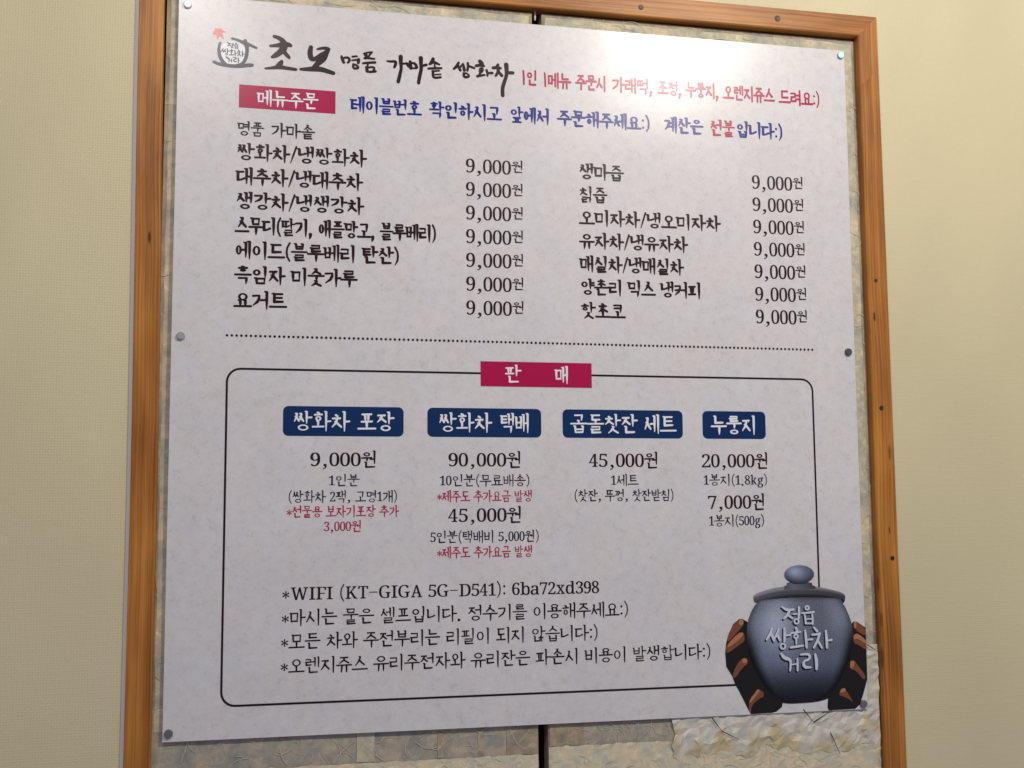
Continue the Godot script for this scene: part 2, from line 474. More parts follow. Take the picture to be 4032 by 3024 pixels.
func upright(v: String, x0: float, x1: float, y0: float, y1: float, out: Array) -> void:    # the standing vowels in the band x0..x1
	var w := x1 - x0
	var h := y1 - y0
	match v:
		"ㅏ", "ㅑ":
			var x := x0 + w * 0.36
			line(out, x, y0, x, y1)
			if v == "ㅏ": line(out, x, y0 + h * 0.5, x1, y0 + h * 0.48)
			else:
				line(out, x, y0 + h * 0.36, x1, y0 + h * 0.34)
				line(out, x, y0 + h * 0.62, x1, y0 + h * 0.6)
		"ㅐ":
			line(out, x0 + w * 0.22, y0 + h * 0.06, x0 + w * 0.22, y1 - h * 0.08)
			line(out, x0 + w * 0.22, y0 + h * 0.5, x0 + w * 0.76, y0 + h * 0.48)
			line(out, x0 + w * 0.78, y0, x0 + w * 0.78, y1)
		"ㅓ", "ㅕ":
			var x := x0 + w * 0.7
			line(out, x, y0, x, y1)
			if v == "ㅓ": line(out, x0 - w * 0.15, y0 + h * 0.48, x, y0 + h * 0.46)
			else:
				line(out, x0 - w * 0.15, y0 + h * 0.34, x, y0 + h * 0.32)
				line(out, x0 - w * 0.15, y0 + h * 0.6, x, y0 + h * 0.58)
		"ㅔ", "ㅖ":
			line(out, x0 + w * 0.34, y0 + h * 0.06, x0 + w * 0.34, y1 - h * 0.1)
			line(out, x0 + w * 0.8, y0, x0 + w * 0.8, y1)
			if v == "ㅔ": line(out, x0 - w * 0.2, y0 + h * 0.48, x0 + w * 0.34, y0 + h * 0.46)
			else:
				line(out, x0 - w * 0.2, y0 + h * 0.36, x0 + w * 0.34, y0 + h * 0.34)
				line(out, x0 - w * 0.2, y0 + h * 0.6, x0 + w * 0.34, y0 + h * 0.58)
		_:
			line(out, x0 + w * 0.6, y0, x0 + w * 0.6, y1)


func level(v: String, x0: float, x1: float, y0: float, y1: float, out: Array) -> void:      # the lying vowels in the band y0..y1
	var w := x1 - x0
	match v:
		"ㅗ":
			line(out, x0 + w * 0.5, y0, x0 + w * 0.5, y1 - 0.02)
			line(out, x0, y1, x1, y1 - 0.015)
		"ㅛ":
			line(out, x0 + w * 0.35, y0, x0 + w * 0.36, y1 - 0.02)
			line(out, x0 + w * 0.66, y0, x0 + w * 0.65, y1 - 0.02)
			line(out, x0, y1, x1, y1 - 0.015)
		"ㅜ":
			line(out, x0, y0 + 0.015, x1, y0)
			line(out, x0 + w * 0.54, y0 + 0.02, x0 + w * 0.53, y1)
		"ㅠ":
			line(out, x0, y0 + 0.015, x1, y0)
			line(out, x0 + w * 0.36, y0 + 0.02, x0 + w * 0.32, y1)
			line(out, x0 + w * 0.66, y0 + 0.02, x0 + w * 0.67, y1)
		_:
			line(out, x0, y1 + 0.01, x1, y1 - 0.005)


func syllable(c: String) -> Array:
	var code := c.unicode_at(0) - 0xAC00
	var a := FIRST[code / 588]
	var v := VOWEL[(code % 588) / 28]
	var z := LAST[code % 28]
	var closed := z != " "
	var out := []
	var wide := v in "ㅐㅔㅖㅒ"
	if v in "ㅏㅐㅑㅒㅓㅔㅕㅖㅣ":
		var split := 0.5 if wide else 0.58
		var inset := 0.08 if v in "ㅓㅔㅕㅖ" else 0.02
		if closed:
			jamo(a, Rect2(0.05, 0.1, split - 0.05 - inset, 0.42), true, out)
			upright(v, split, 1.0, 0.0, 0.6, out)
			jamo(z, Rect2(0.22, 0.64, 0.64, 0.36), false, out)
		else:
			jamo(a, Rect2(0.03, 0.16, split - 0.03 - inset, 0.64), true, out)
			upright(v, split, 1.0, 0.0, 1.0, out)
	elif v in "ㅗㅛㅜㅠㅡ":
		if closed:
			jamo(a, Rect2(0.22, 0.0, 0.56, 0.32 if v in "ㅗㅛㅡ" else 0.29), false, out)
			level(v, 0.02, 0.98, 0.34 if v in "ㅗㅛ" else 0.385, {"ㅗ": 0.5, "ㅛ": 0.5, "ㅜ": 0.66, "ㅠ": 0.66, "ㅡ": 0.47}[v], out)
			jamo(z, Rect2(0.2, 0.63 if v in "ㅗㅛㅡ" else 0.71, 0.62, 0.37 if v in "ㅗㅛㅡ" else 0.29), false, out)
		else:
			jamo(a, Rect2(0.19, 0.05 if v in "ㅗㅛㅡ" else 0.02, 0.62, 0.5 if v in "ㅗㅛ" else (0.42 if v in "ㅜㅠ" else 0.56)), false, out)
			level(v, 0.01, 0.99, 0.54 if v in "ㅗㅛ" else 0.55, {"ㅗ": 0.87, "ㅛ": 0.87, "ㅜ": 1.0, "ㅠ": 1.0, "ㅡ": 0.84}[v], out)
	else:
		var parts: String = {"ㅘ": "ㅗㅏ", "ㅙ": "ㅗㅐ", "ㅚ": "ㅗㅣ", "ㅝ": "ㅜㅓ", "ㅞ": "ㅜㅔ", "ㅟ": "ㅜㅣ", "ㅢ": "ㅡㅣ"}[v]
		var k := 0.62 if closed else 1.0
		jamo(a, Rect2(0.1, 0.03, 0.46, 0.46 * k), false, out)
		if parts[0] == "ㅗ": level("ㅗ", 0.02, 0.62, 0.5 * k, 0.78 * k, out)
		else: level(parts[0], 0.02, 0.64, 0.62 * k, 0.92 * k, out)
		if parts[1] == "ㅓ":
			line(out, 0.56, 0.76 * k, 0.8, 0.74 * k)
			line(out, 0.82, 0.0, 0.82, 1.0 if not closed else 0.72)
		else: upright(parts[1], 0.62, 1.0, 0.0, 1.0 if not closed else 0.64, out)
		if closed: jamo(z, Rect2(0.2, 0.67, 0.66, 0.33), false, out)
	return out


func draw(ink: Ink, strokes: Array, corner: Vector2, w: float, h: float, style: Dictionary, dense := 1.0) -> void:
	var weight: float = style.weight * h * dense
	for s in strokes:
		if s[0] == "d":
			ink.dot(corner + Vector2(s[1].x * w, -s[1].y * h), s[2] * h)
		elif s[0] == "o":
			ink.ring_(corner + Vector2(s[1].x * w, -s[1].y * h), s[2].x * w - weight * 0.3, s[2].y * h - weight * 0.3, weight * 0.86, weight * 0.86 * style.flat)
		else:
			var p := PackedVector2Array()
			var widths := PackedFloat32Array()
			var q: PackedVector2Array = s[1]
			for i in q.size():
				p.append(corner + Vector2(q[i].x * w, -q[i].y * h))
			var d0 := (p[1] - p[0]).normalized()
			var d1 := (p[-1] - p[-2]).normalized()
			for i in p.size():
				var d := d0 if i == 0 else (p[i] - p[i - 1]).normalized()
				widths.append(weight * lerpf(style.flat, 1.0, absf(d.y)))
			widths[-1] = weight * (style.flat * 1.18 if absf(d1.y) < 0.4 else (style.tail if d1.x < 0.3 else style.flat * 1.25))
			if p.size() == 2 and absf(d0.y) > 0.8:      # an upright: full in the middle, thin at the foot
				p.insert(1, p[0].lerp(p[1], 0.55))
				widths.insert(1, weight * 0.95)
			if style.head and absf(d0.y) > 0.6:
				p.insert(0, p[0] + Vector2(-weight * 0.7, weight * 0.2))
				widths.insert(0, weight * 0.5)
			elif style.head:
				widths[0] *= 1.12
			ink.brush(p, widths)


func latin(c: String) -> Dictionary:
	if not glyphs.has(c):
		var t := TextMesh.new()
		t.font = serif
		t.text = c
		t.font_size = 64
		t.pixel_size = 1.0 / 64
		t.depth = 0.0
		t.curve_step = 1.2
		var a := t.surface_get_arrays(0)
		var box := t.get_aabb()
		glyphs[c] = {"points": a[Mesh.ARRAY_VERTEX], "index": a[Mesh.ARRAY_INDEX], "box": box, "wide": serif.get_string_size(c, HORIZONTAL_ALIGNMENT_LEFT, -1, 64).x / 64.0}
	return glyphs[c]


func is_hangul(c: String) -> bool:
	var u := c.unicode_at(0)
	return u >= 0xAC00 and u < 0xD7A4


func advance(c: String, style: Dictionary, small: float) -> float:
	if is_hangul(c): return small
	if style.latin:
		if c >= "0" and c <= "9": return style.digit
		if c == ",": return style.digit * (0.78 if style.tall < 0.81 and style.weight > 0.1 else 0.6)
		if c not in " ():*-.": return latin(c).wide * style.tall / 0.714
	elif c == "1": return style.digit
	return ADVANCE[c]


func write(ink: Ink, text: String, x0: float, x1: float, y: float, h: float, style_name: String, small := 1.0) -> void:   # y: the line's middle
	var style: Dictionary = STYLES[style_name]
	var total := 0.0
	for c in text:
		total += advance(c, style, small)
	var k := (x1 - x0) / total
	var x := x0
	for c in text:
		var w := advance(c, style, small) * k
		if is_hangul(c):
			var strokes := syllable(c)
			var hh := h * small
			draw(ink, strokes, Vector2(x + w * 0.02, y + hh / 2 + (h * 0.1 if small < 1.0 else 0.0)), w * 0.96, hh, style, 1.0 if strokes.size() < 7 else (0.9 if strokes.size() < 9 else 0.8))
		elif c == "*":
			var m := Vector2(x + w / 2, y - h * 0.06)
			for i in 3:
				var d := Vector2.from_angle(PI / 2 + i * PI / 3) * h * 0.2
				ink.brush(PackedVector2Array([m - d, m, m + d]), PackedFloat32Array([h * 0.1, h * 0.035, h * 0.1]))
		elif c == "-":
			ink.bar(Vector2(x + w * 0.08, y), Vector2(x + w * 0.92, y), h * 0.055, h * 0.055)
		elif style.latin and c not in " ():.":
			var g := latin(c)
			var sy: float = h * style.tall * (1.0 if small == 1.0 else 1.22) / 0.714
			var box: AABB = g.box
			var sx: float = minf(w * 0.88 / box.size.x, sy * 1.12) if c != "," else sy * 1.1
			var mid: float = x + w / 2 if c != "," else x + w * 0.5
			var foot: float = y - h * style.tall * (1.0 if small == 1.0 else 1.22) / 2
			var pts: PackedVector3Array = g.points
			var idx: PackedInt32Array = g.index if g.index != null else PackedInt32Array(range(pts.size()))
			ink.step += 1
			for i in range(0, idx.size() - 2, 3):
				var t := []
				for j in 3:
					var q := pts[idx[i + j]]
					t.append(Vector2(mid + (q.x - box.get_center().x) * sx, foot + (q.y + 0.344) * sy))
				for e in [-0.016, 0.016]:
					var shift := Vector2(h * e, 0)
					ink.step += 1
					ink.tri(t[0] + shift, t[1] + shift, t[2] + shift)
		elif c != " ":
			var out := []
			for s in PLAIN[c].split(";"):
				outline(s, Rect2(0, 0, 1, 1), out)
			var thin := style.duplicate()
			thin.head = false
			if c in "()/": thin.weight *= 0.72
			draw(ink, out, Vector2(x, y + h / 2), w, h, thin)
		x += w


func letter(called: String, poster: Node3D, rows: Array, style: String, m: Material, lift := 0.00014) -> void:   # one part for each row of [text, x0, x1, y, height]
	for r in rows:
		var ink := Ink.new(swell, lift)
		write(ink, r[0], r[1], r[2], r[3], r[4], style, r[5] if r.size() > 5 else 1.0)
		printed(called, ink, m, poster)


func traced(ink: Ink, strokes: Array, swollen := 1.0) -> void:      # brush strokes given as «x,y,width» in millimetres
	for s in strokes:
		var p := PackedVector2Array()
		var w := PackedFloat32Array()
		for q in s.split(" "):
			var v: PackedStringArray = q.split(",")
			p.append(Vector2(float(v[0]), float(v[1])))
			w.append(float(v[2]) * swollen)
		# round the corners once
		var p2 := PackedVector2Array([p[0]])
		var w2 := PackedFloat32Array([w[0]])
		for i in p.size() - 1:
			p2.append(p[i].lerp(p[i + 1], 0.28)); w2.append(lerpf(w[i], w[i + 1], 0.28))
			p2.append(p[i].lerp(p[i + 1], 0.72)); w2.append(lerpf(w[i], w[i + 1], 0.72))
		p2.append(p[-1]); w2.append(w[-1])
		ink.brush(p2, w2)


func points(s: String) -> PackedVector2Array:
	var p := PackedVector2Array()
	for q in s.split(" "):
		var v := q.split(",")
		p.append(Vector2(float(v[0]), float(v[1])))
	return p


func rounded(x0: float, x1: float, y0: float, y1: float, r: float, n := 6) -> PackedVector2Array:
	var p := PackedVector2Array()
	for k in 4:
		var c := Vector2(x1 - r if k in [0, 3] else x0 + r, y1 - r if k < 2 else y0 + r)
		for i in n + 1:
			p.append(c + Vector2.from_angle(PI / 2 * k + PI / 2 * i / n) * r)
	return p


# ---------------------------------------------------------------- the printed pot

const BLOCKS := [
	"251.9,-336.8 257.6,-336.9 257.4,-343.8 243.8,-357.1 235.4,-364.4 237.2,-354.2 244.2,-343.4",
	"250.7,-352.5 257.4,-352.1 258.7,-359.7 257.8,-363.1 248,-368.9 235.1,-377.4 233.7,-371.9 235.4,-366.5",
	"255,-382.8 261,-383.7 261.5,-390.6 255.5,-393.1 243.9,-407.7 241,-403.5 247.4,-390.1",
	"273.4,-420.4 280.8,-423.4 282.1,-429.6 274.5,-432.1 264.5,-440.5 264.3,-449.3 261.4,-443.8 262.5,-432.9 271,-423.7",
	"404,-343.3 408.7,-343 420.5,-352.5 420.5,-362.4 404.4,-352.1",
	"403.4,-359.1 409.7,-357.8 420.3,-366.6 420.5,-379.2 411.4,-372.6 402.9,-369.6",
	"397.4,-391.1 403.7,-390.6 407.3,-396.3 418.5,-410 415.1,-415.5 405.5,-403.2 397,-400.8",
	"384.4,-424 389.1,-423.5 400.8,-442.7 396.3,-438.4 387.9,-433.9 380.3,-431.5"]
const FACETS := [
	"251.9,-336.8 257.6,-336.9 257.4,-343.8 251.2,-343.4", "250.7,-352.5 257.4,-352.1 255.9,-357.5 236.2,-370.8 235.4,-366.5",
	"255,-382.8 261,-383.7 261.2,-388.6 254.9,-389.6", "273.4,-420.4 277.4,-422 265.4,-435 262.6,-437 262.9,-432.9 271,-423.7",
	"404,-343.3 408.7,-343 407.6,-350.6 404.4,-352.1", "403.4,-359.1 409.7,-357.8 420.3,-366.6 420.4,-371.6 408.4,-363.6 403.2,-365.6",
	"397.4,-391.1 403.7,-390.6 402,-398.8 397,-400.8", "384.4,-424 389.1,-423.5 390.8,-427.5 381.6,-429.6"]


func pot_texture() -> ImageTexture:        # the photograph of the clay pot that is printed on the poster: 231..421 x -451..-271 mm
	var w := 570
	var h := 540
	var clay := noise(71, 0.16, 3)
	var ys := [-311.0, -317.0, -331.6, -345.0, -360.0, -378.0, -394.0, -414.6, -428.0, -439.5]
	var half := [50.0, 57.5, 66.5, 70.0, 70.5, 68.5, 62.5, 51.0, 40.0, 14.0]
	var out := PackedByteArray()
	out.resize(w * h * 3)
	for j in h:
		var y := -271.0 - j / 3.0
		var hw := 1.0
		for k in ys.size() - 1:
			if y <= ys[k] and y > ys[k + 1]:
				hw = lerpf(half[k], half[k + 1], (y - ys[k]) / (ys[k + 1] - ys[k]))
		for i in w:
			var x := 231.0 + i / 3.0
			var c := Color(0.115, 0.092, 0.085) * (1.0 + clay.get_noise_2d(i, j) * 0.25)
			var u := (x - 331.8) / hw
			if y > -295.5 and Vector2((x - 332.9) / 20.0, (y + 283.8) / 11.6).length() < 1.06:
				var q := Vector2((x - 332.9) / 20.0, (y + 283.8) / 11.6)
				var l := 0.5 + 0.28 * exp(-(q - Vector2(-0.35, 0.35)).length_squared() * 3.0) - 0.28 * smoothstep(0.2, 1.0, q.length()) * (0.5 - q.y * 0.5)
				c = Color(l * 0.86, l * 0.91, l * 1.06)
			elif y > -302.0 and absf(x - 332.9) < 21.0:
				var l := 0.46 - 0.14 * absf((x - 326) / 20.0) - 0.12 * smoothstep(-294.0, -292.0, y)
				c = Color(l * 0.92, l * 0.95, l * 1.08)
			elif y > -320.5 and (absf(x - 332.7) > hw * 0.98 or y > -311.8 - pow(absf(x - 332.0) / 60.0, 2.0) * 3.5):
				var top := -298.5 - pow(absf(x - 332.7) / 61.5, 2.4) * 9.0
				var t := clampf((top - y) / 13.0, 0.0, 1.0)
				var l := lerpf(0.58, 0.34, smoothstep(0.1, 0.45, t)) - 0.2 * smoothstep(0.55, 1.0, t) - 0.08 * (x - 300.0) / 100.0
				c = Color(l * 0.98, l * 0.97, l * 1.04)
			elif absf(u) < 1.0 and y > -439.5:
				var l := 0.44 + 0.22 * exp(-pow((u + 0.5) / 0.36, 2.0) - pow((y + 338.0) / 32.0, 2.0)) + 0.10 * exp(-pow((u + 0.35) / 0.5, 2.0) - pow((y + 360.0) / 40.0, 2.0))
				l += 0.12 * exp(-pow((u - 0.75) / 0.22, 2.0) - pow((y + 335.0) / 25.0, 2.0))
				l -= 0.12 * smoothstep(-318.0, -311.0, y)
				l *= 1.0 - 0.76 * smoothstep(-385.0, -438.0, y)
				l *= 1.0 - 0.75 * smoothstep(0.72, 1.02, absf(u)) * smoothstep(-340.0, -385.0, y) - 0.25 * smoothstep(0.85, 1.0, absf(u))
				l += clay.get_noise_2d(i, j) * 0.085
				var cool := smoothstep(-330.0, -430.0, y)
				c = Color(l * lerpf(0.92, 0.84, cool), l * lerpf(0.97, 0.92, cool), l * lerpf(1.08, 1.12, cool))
			var o := (j * w + i) * 3
			out[o] = int(clampf(c.r, 0.02, 1) * 255.0)
			out[o + 1] = int(clampf(c.g, 0.02, 1) * 255.0)
			out[o + 2] = int(clampf(c.b, 0.03, 1) * 255.0)
	return picture(w, h, out)


func picture_part(called: String, outline_: PackedVector2Array, m: Material, lift: float, parent: Node3D) -> void:
	var st := SurfaceTool.new()
	st.begin(Mesh.PRIMITIVE_TRIANGLES)
	for t in Ink.cells(outline_):
		var a: Vector2 = t[0]
		var b: Vector2 = t[1]
		var c: Vector2 = t[2]
		for p in ([a, b, c] if (b - a).cross(c - a) < 0.0 else [a, c, b]):
			st.set_normal(Vector3(0, 0, 1))
			st.set_uv(Vector2((p.x - 231.0) / 190.0, (-271.0 - p.y) / 180.0))
			st.add_vertex(Vector3(p.x * 0.001, p.y * 0.001, swell(p.x, p.y) + lift))
	put(called, st.commit(), m, parent)


func smooth(p: PackedVector2Array) -> PackedVector2Array:
	var o := PackedVector2Array()
	for i in p.size():
		o.append(p[i].lerp(p[(i + 1) % p.size()], 0.25))
		o.append(p[i].lerp(p[(i + 1) % p.size()], 0.75))
	return o


func pot_words(ink: Ink, place: Transform2D, swollen := 1.0) -> void:      # the hand-cut words on the pot, also on the small emblem
	var k := place.get_scale().x
	var moved := []
	for s in POT_WORDS:
		var t := []
		for q in s.split(" "):
			var v: PackedStringArray = q.split(",")
			var p := place * Vector2(float(v[0]), float(v[1]))
			t.append("%f,%f,%f" % [p.x, p.y, float(v[2]) * k * swollen])
		moved.append(" ".join(t))
	traced(ink, moved)
	for s in POT_RINGS:
		var v: PackedStringArray = s.split(",")
		ink.ring_(place * Vector2(float(v[0]), float(v[1])), float(v[2]) * k * 0.95, float(v[2]) * k * 0.95, 2.3 * k * swollen, 2.0 * k * swollen)


func print_pot(poster: Node3D) -> void:
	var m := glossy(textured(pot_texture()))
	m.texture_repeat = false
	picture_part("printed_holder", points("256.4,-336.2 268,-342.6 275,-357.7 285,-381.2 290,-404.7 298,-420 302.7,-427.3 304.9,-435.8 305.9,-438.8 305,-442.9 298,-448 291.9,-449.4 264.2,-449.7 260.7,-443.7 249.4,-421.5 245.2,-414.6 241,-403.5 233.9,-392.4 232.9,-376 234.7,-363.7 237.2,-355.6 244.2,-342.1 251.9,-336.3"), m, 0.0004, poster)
	picture_part("printed_holder", points("403.2,-343.6 407.9,-343 420.4,-351.1 419.9,-414.2 413.7,-432.1 408.5,-444.4 402,-449.2 366.5,-449.6 365.1,-445.4 366.2,-435.8 362,-421.1 378,-399.3 388,-381.4 392,-360"), m, 0.0004, poster)
	var wood := glossy(plain_material(srgb(130, 76, 50)))
	var lit := glossy(plain_material(srgb(184, 120, 84)))
	for k in BLOCKS.size():
		var ink := Ink.new(swell, 0.0005)
		ink.polygon(smooth(points(BLOCKS[k])))
		printed("printed_holder_block", ink, wood, poster)
		ink = Ink.new(swell, 0.0006)
		ink.polygon(smooth(points(FACETS[k])))
		printed("printed_block_end", ink, lit, poster)
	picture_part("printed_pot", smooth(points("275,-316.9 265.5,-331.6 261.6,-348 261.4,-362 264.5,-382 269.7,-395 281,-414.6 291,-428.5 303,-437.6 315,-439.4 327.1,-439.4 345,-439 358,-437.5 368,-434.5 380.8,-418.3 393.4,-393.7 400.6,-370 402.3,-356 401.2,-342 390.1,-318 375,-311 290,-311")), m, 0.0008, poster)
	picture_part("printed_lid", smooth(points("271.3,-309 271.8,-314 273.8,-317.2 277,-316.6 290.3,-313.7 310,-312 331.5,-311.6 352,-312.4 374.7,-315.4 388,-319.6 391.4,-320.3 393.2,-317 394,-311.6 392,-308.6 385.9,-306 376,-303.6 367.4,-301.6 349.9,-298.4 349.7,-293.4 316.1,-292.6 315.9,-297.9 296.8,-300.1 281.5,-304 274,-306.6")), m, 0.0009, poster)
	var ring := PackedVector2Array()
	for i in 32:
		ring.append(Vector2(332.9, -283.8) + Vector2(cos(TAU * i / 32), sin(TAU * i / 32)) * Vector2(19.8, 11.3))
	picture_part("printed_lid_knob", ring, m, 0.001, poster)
	for pass_ in 2:
		var ink := Ink.new(swell, 0.001 + pass_ * 0.0003)
		var d := Vector2(-1.6, -1.8) * (1 - pass_)
		pot_words(ink, Transform2D(0.0, d))
		printed("pot_lettering" if pass_ else "pot_lettering_shadow", ink, M.pot_letter if pass_ else M.pot_shadow, poster)


# ---------------------------------------------------------------- the poster

func build_poster() -> void:
	var poster := thing("menu_poster", MID)
	tag(poster, "large glossy printed menu poster with mottled grey ground pinned over paper-covered panels", "poster")
	var st := SurfaceTool.new()
	st.begin(Mesh.PRIMITIVE_TRIANGLES)
	var n := 56
	var corners := [Vector2(-421.0, 394.1), Vector2(420.3, 393.6), Vector2(-420.5, -450.0), Vector2(419.4, -450.2)]
	for j in n + 1:
		for i in n + 1:
			var u := float(i) / n
			var v := float(j) / n
			var p: Vector2 = corners[0].lerp(corners[1], u).lerp(corners[2].lerp(corners[3], u), v)
			st.set_uv(Vector2(u, v))
			st.add_vertex(Vector3(p.x * 0.001, p.y * 0.001, swell(p.x, p.y)))
	for j in n:
		for i in n:
			var a := j * (n + 1) + i
			for k in [a, a + 1, a + n + 1, a + 1, a + n + 2, a + n + 1]: st.add_index(k)
	st.generate_normals()
	put("sheet", st.commit(), M.paper, poster)

	# the head: leaf and pot mark, brush title, pink offer
	var ink := Ink.new(swell, 0.00012)
	ink.polygon(points("-381,357.7 -378.7,356.5 -372.6,357.4 -371.8,355.4 -366.9,353.1 -372,352.1 -369.5,344.4 -374.8,347.7 -376.7,342.9 -378.6,349 -382.4,349.3 -381.7,352.9 -379.8,355.1"))
	printed("emblem_leaf", ink, M.leaf, poster)
	ink = Ink.new(swell, 0.0001)
	var oval := PackedVector2Array()
	for i in 28: oval.append(Vector2(-359.4, 329.0) + Vector2(cos(TAU * i / 28) * 15.5, sin(TAU * i / 28) * 14.0))
	ink.fan(Vector2(-359.4, 329.0), oval)
	printed("emblem_white", ink, M.white, poster)
	ink = Ink.new(swell, 0.0002)
	traced(ink, LG)
	printed("emblem_pot", ink, M.slate, poster)
	ink = Ink.new(swell, 0.0003)
	pot_words(ink, Transform2D(0.0, Vector2(0.305, 0.305), 0.0, Vector2(-359.6, 329.2) - Vector2(330.0, -362.0) * 0.305), 1.2)
	printed("emblem_lettering", ink, M.slate, poster)
	ink = Ink.new(swell)
	traced(ink, T1)
	printed("title_lettering", ink, M.maroon, poster)
	ink = Ink.new(swell)
	traced(ink, T2, 1.15)
	printed("title_lettering", ink, M.maroon, poster)
	letter("offer_lettering", poster, [["1인", -14.9, 5.3, 325.0, 19.0], ["1메뉴", 12.1, 47.7, 324.3, 18.8], ["주문시", 54.2, 93.8, 324.6, 18.8], ["가래떡,", 101.3, 155.5, 325.0, 19.0], ["조청,", 161.0, 193.5, 325.3, 19.0], ["누룽지,", 198.7, 243.5, 325.5, 19.2], ["오렌지쥬스", 249.3, 319.2, 325.5, 19.2], ["드려요:)", 325.9, 383.7, 325.0, 19.4]], "hand", M.crimson)

	# the order banner and notice
	ink = Ink.new(swell, 0.00006)
	ink.polygon(points("-351.6,291.8 -240.5,291.2 -240.5,263.7 -351.6,264.1"))
	printed("order_banner", ink, M.banner, poster)
	letter("order_banner_lettering", poster, [["메뉴주문", -331.0, -260.5, 277.0, 18.8]], "label", M.white, 0.0003)
	letter("notice_lettering", poster, [["테이블번호", -222.6, -138.2, 276.5, 18.8], ["확인하시고", -128.7, -40.2, 276.8, 19.0], ["앞에서", -29.9, 20.2, 277.0, 19.2], ["주문해주세요:)", 30.2, 150.8, 277.2, 19.5], ["계산은", 169.0, 221.0, 277.4, 19.8], ["입니다:)", 265.6, 330.2, 277.7, 20.0]], "brush", M.blue)
	letter("notice_lettering", poster, [["선불", 230.1, 263.7, 277.5, 20.0]], "brush", M.crimson)

	# the menu
	letter("menu_item_lettering", poster, [["명품", -353.0, -322.5, 239.0, 16.6], ["가마솥", -314.6, -264.1, 239.4, 16.6]], "light", M.maroon)
	var left := [["쌍화차/냉쌍화차", -203.7], ["대추차/냉대추차", -208.0], ["생강차/냉생강차", -206.5], ["스무디(딸기, 애플망고, 블루베리)", -119.8], ["에이드(블루베리 탄산)", -163.6], ["흑임자 미숫가루", -213.6], ["요거트", -294.0]]
	var right := [["생마즙", 114.8], ["칡즙", 92.8], ["오미자차/냉오미자차", 240.9], ["유자차/냉유자차", 196.5], ["매실차/냉매실차", 190.5], ["양촌리 믹스 냉커피", 213.5], ["핫초코", 113.6]]
	for i in 7:
		var y := 211.2 - i * 28.85
		letter("menu_item_lettering", poster, [[left[i][0], -353.2, left[i][1], y, 19.6], [right[i][0], 56.6, right[i][1], y, 19.2]], "brush", M.maroon)
		letter("price_lettering", poster, [["9,000원", -84.8, -12.4, y - 0.9, 17.2, 0.86], ["9,000원", 284.8, 357.0, y - 0.9, 17.7, 0.86]], "price", M.maroon)
	ink = Ink.new(swell)
	for i in 137: ink.dot(Vector2(-360.1 + 720.9 * i / 136.0, -3.1), 1.55, 8)
	printed("dotted_rule", ink, M.maroon, poster)

	# the box of goods for sale
	ink = Ink.new(swell)
	var path := rounded(-359.3, 359.3, -414.5, -41.0, 15.0)
	for i in path.size():
		var a := path[i]
		var b := path[(i + 1) % path.size()]
		ink.bar(a, b, 2.4, 2.4)
		ink.dot(a, 1.2, 6)
	printed("box_rule", ink, M.maroon, poster)
	ink = Ink.new(swell, 0.00032)
	ink.polygon(points("-67.4,-26.6 69.5,-26.4 69.5,-56.3 -67.4,-56.4"))
	printed("sale_banner", ink, M.banner, poster)
	letter("sale_banner_lettering", poster, [["판", -38.6, -18.1, -41.4, 20.7], ["매", 23.5, 40.5, -41.6, 20.3]], "label", M.white, 0.00045)
	for p in [[-296.6, -158.8], [-131.0, 6.0], [32.4, 184.8], [210.6, 294.0]]:
		ink = Ink.new(swell, 0.00012)
		ink.polygon(rounded(p[0], p[1], -116.8, -82.6, 6.2))
		printed("goods_label", ink, M.pill, poster)
	letter("goods_label_lettering", poster, [["쌍화차", -285.5, -221.1, -100.0, 21.7], ["포장", -212.0, -170.0, -99.9, 21.7], ["쌍화차", -118.1, -54.3, -100.0, 21.9], ["택배", -44.3, -8.4, -100.0, 22.2], ["곱돌찻잔", 41.9, 126.4, -99.8, 22.2], ["세트", 134.6, 176.3, -99.7, 22.0], ["누룽지", 221.7, 281.8, -100.0, 22.4]], "label", M.white, 0.0003)
	letter("price_lettering", poster, [["9,000원", -265.9, -188.7, -143.5, 18.9], ["90,000원", -106.6, -17.6, -143.5, 19.1], ["45,000원", -107.0, -17.4, -208.1, 19.0], ["45,000원", 64.2, 153.5, -143.7, 19.5], ["20,000원", 208.1, 297.3, -144.0, 19.8], ["7,000원", 215.0, 291.4, -194.7, 19.8]], "price", M.maroon)
	letter("detail_lettering", poster, [["1인분", -244.6, -209.3, -167.4, 13.2], ["(쌍화차 2팩, 고명1개)", -290.1, -165.3, -185.8, 13.4], ["10인분(무료배송)", -116.6, -7.9, -167.7, 13.5], ["5인분(택배비 5,000원)", -127.6, 2.8, -233.0, 13.6], ["1세트", 91.5, 126.7, -167.5, 13.6], ["(찻잔, 뚜껑, 찻잔받침)", 45.4, 171.8, -185.8, 13.8], ["1봉지(1.8kg)", 210.0, 295.0, -167.5, 13.9], ["1봉지(500g)", 215.9, 289.5, -217.3, 13.9]], "plain", M.navy)
	letter("detail_lettering", poster, [["*선물용 보자기포장 추가", -291.0, -164.0, -202.7, 13.0], ["3,000원", -249.4, -206.0, -219.5, 12.9], ["*제주도 추가요금 발생", -119.4, -5.6, -186.0, 13.2], ["*제주도 추가요금 발생", -119.4, -5.9, -250.8, 13.2]], "plain", M.crimson)
	letter("note_lettering", poster, [["*WIFI (KT-GIGA 5G-D541): 6ba72xd398", -295.2, 75.4, -294.1, 17.0], ["*마시는 물은 셀프입니다. 정수기를 이용해주세요:)", -295.5, 112.2, -320.7, 17.3], ["*모든 차와 주전부리는 리필이 되지 않습니다:)", -295.9, 73.9, -347.0, 17.3], ["*오렌지쥬스 유리주전자와 유리잔은 파손시 비용이 발생합니다:)", -295.8, 215.4, -373.6, 17.3]], "note", M.maroon)
	print_pot(poster)

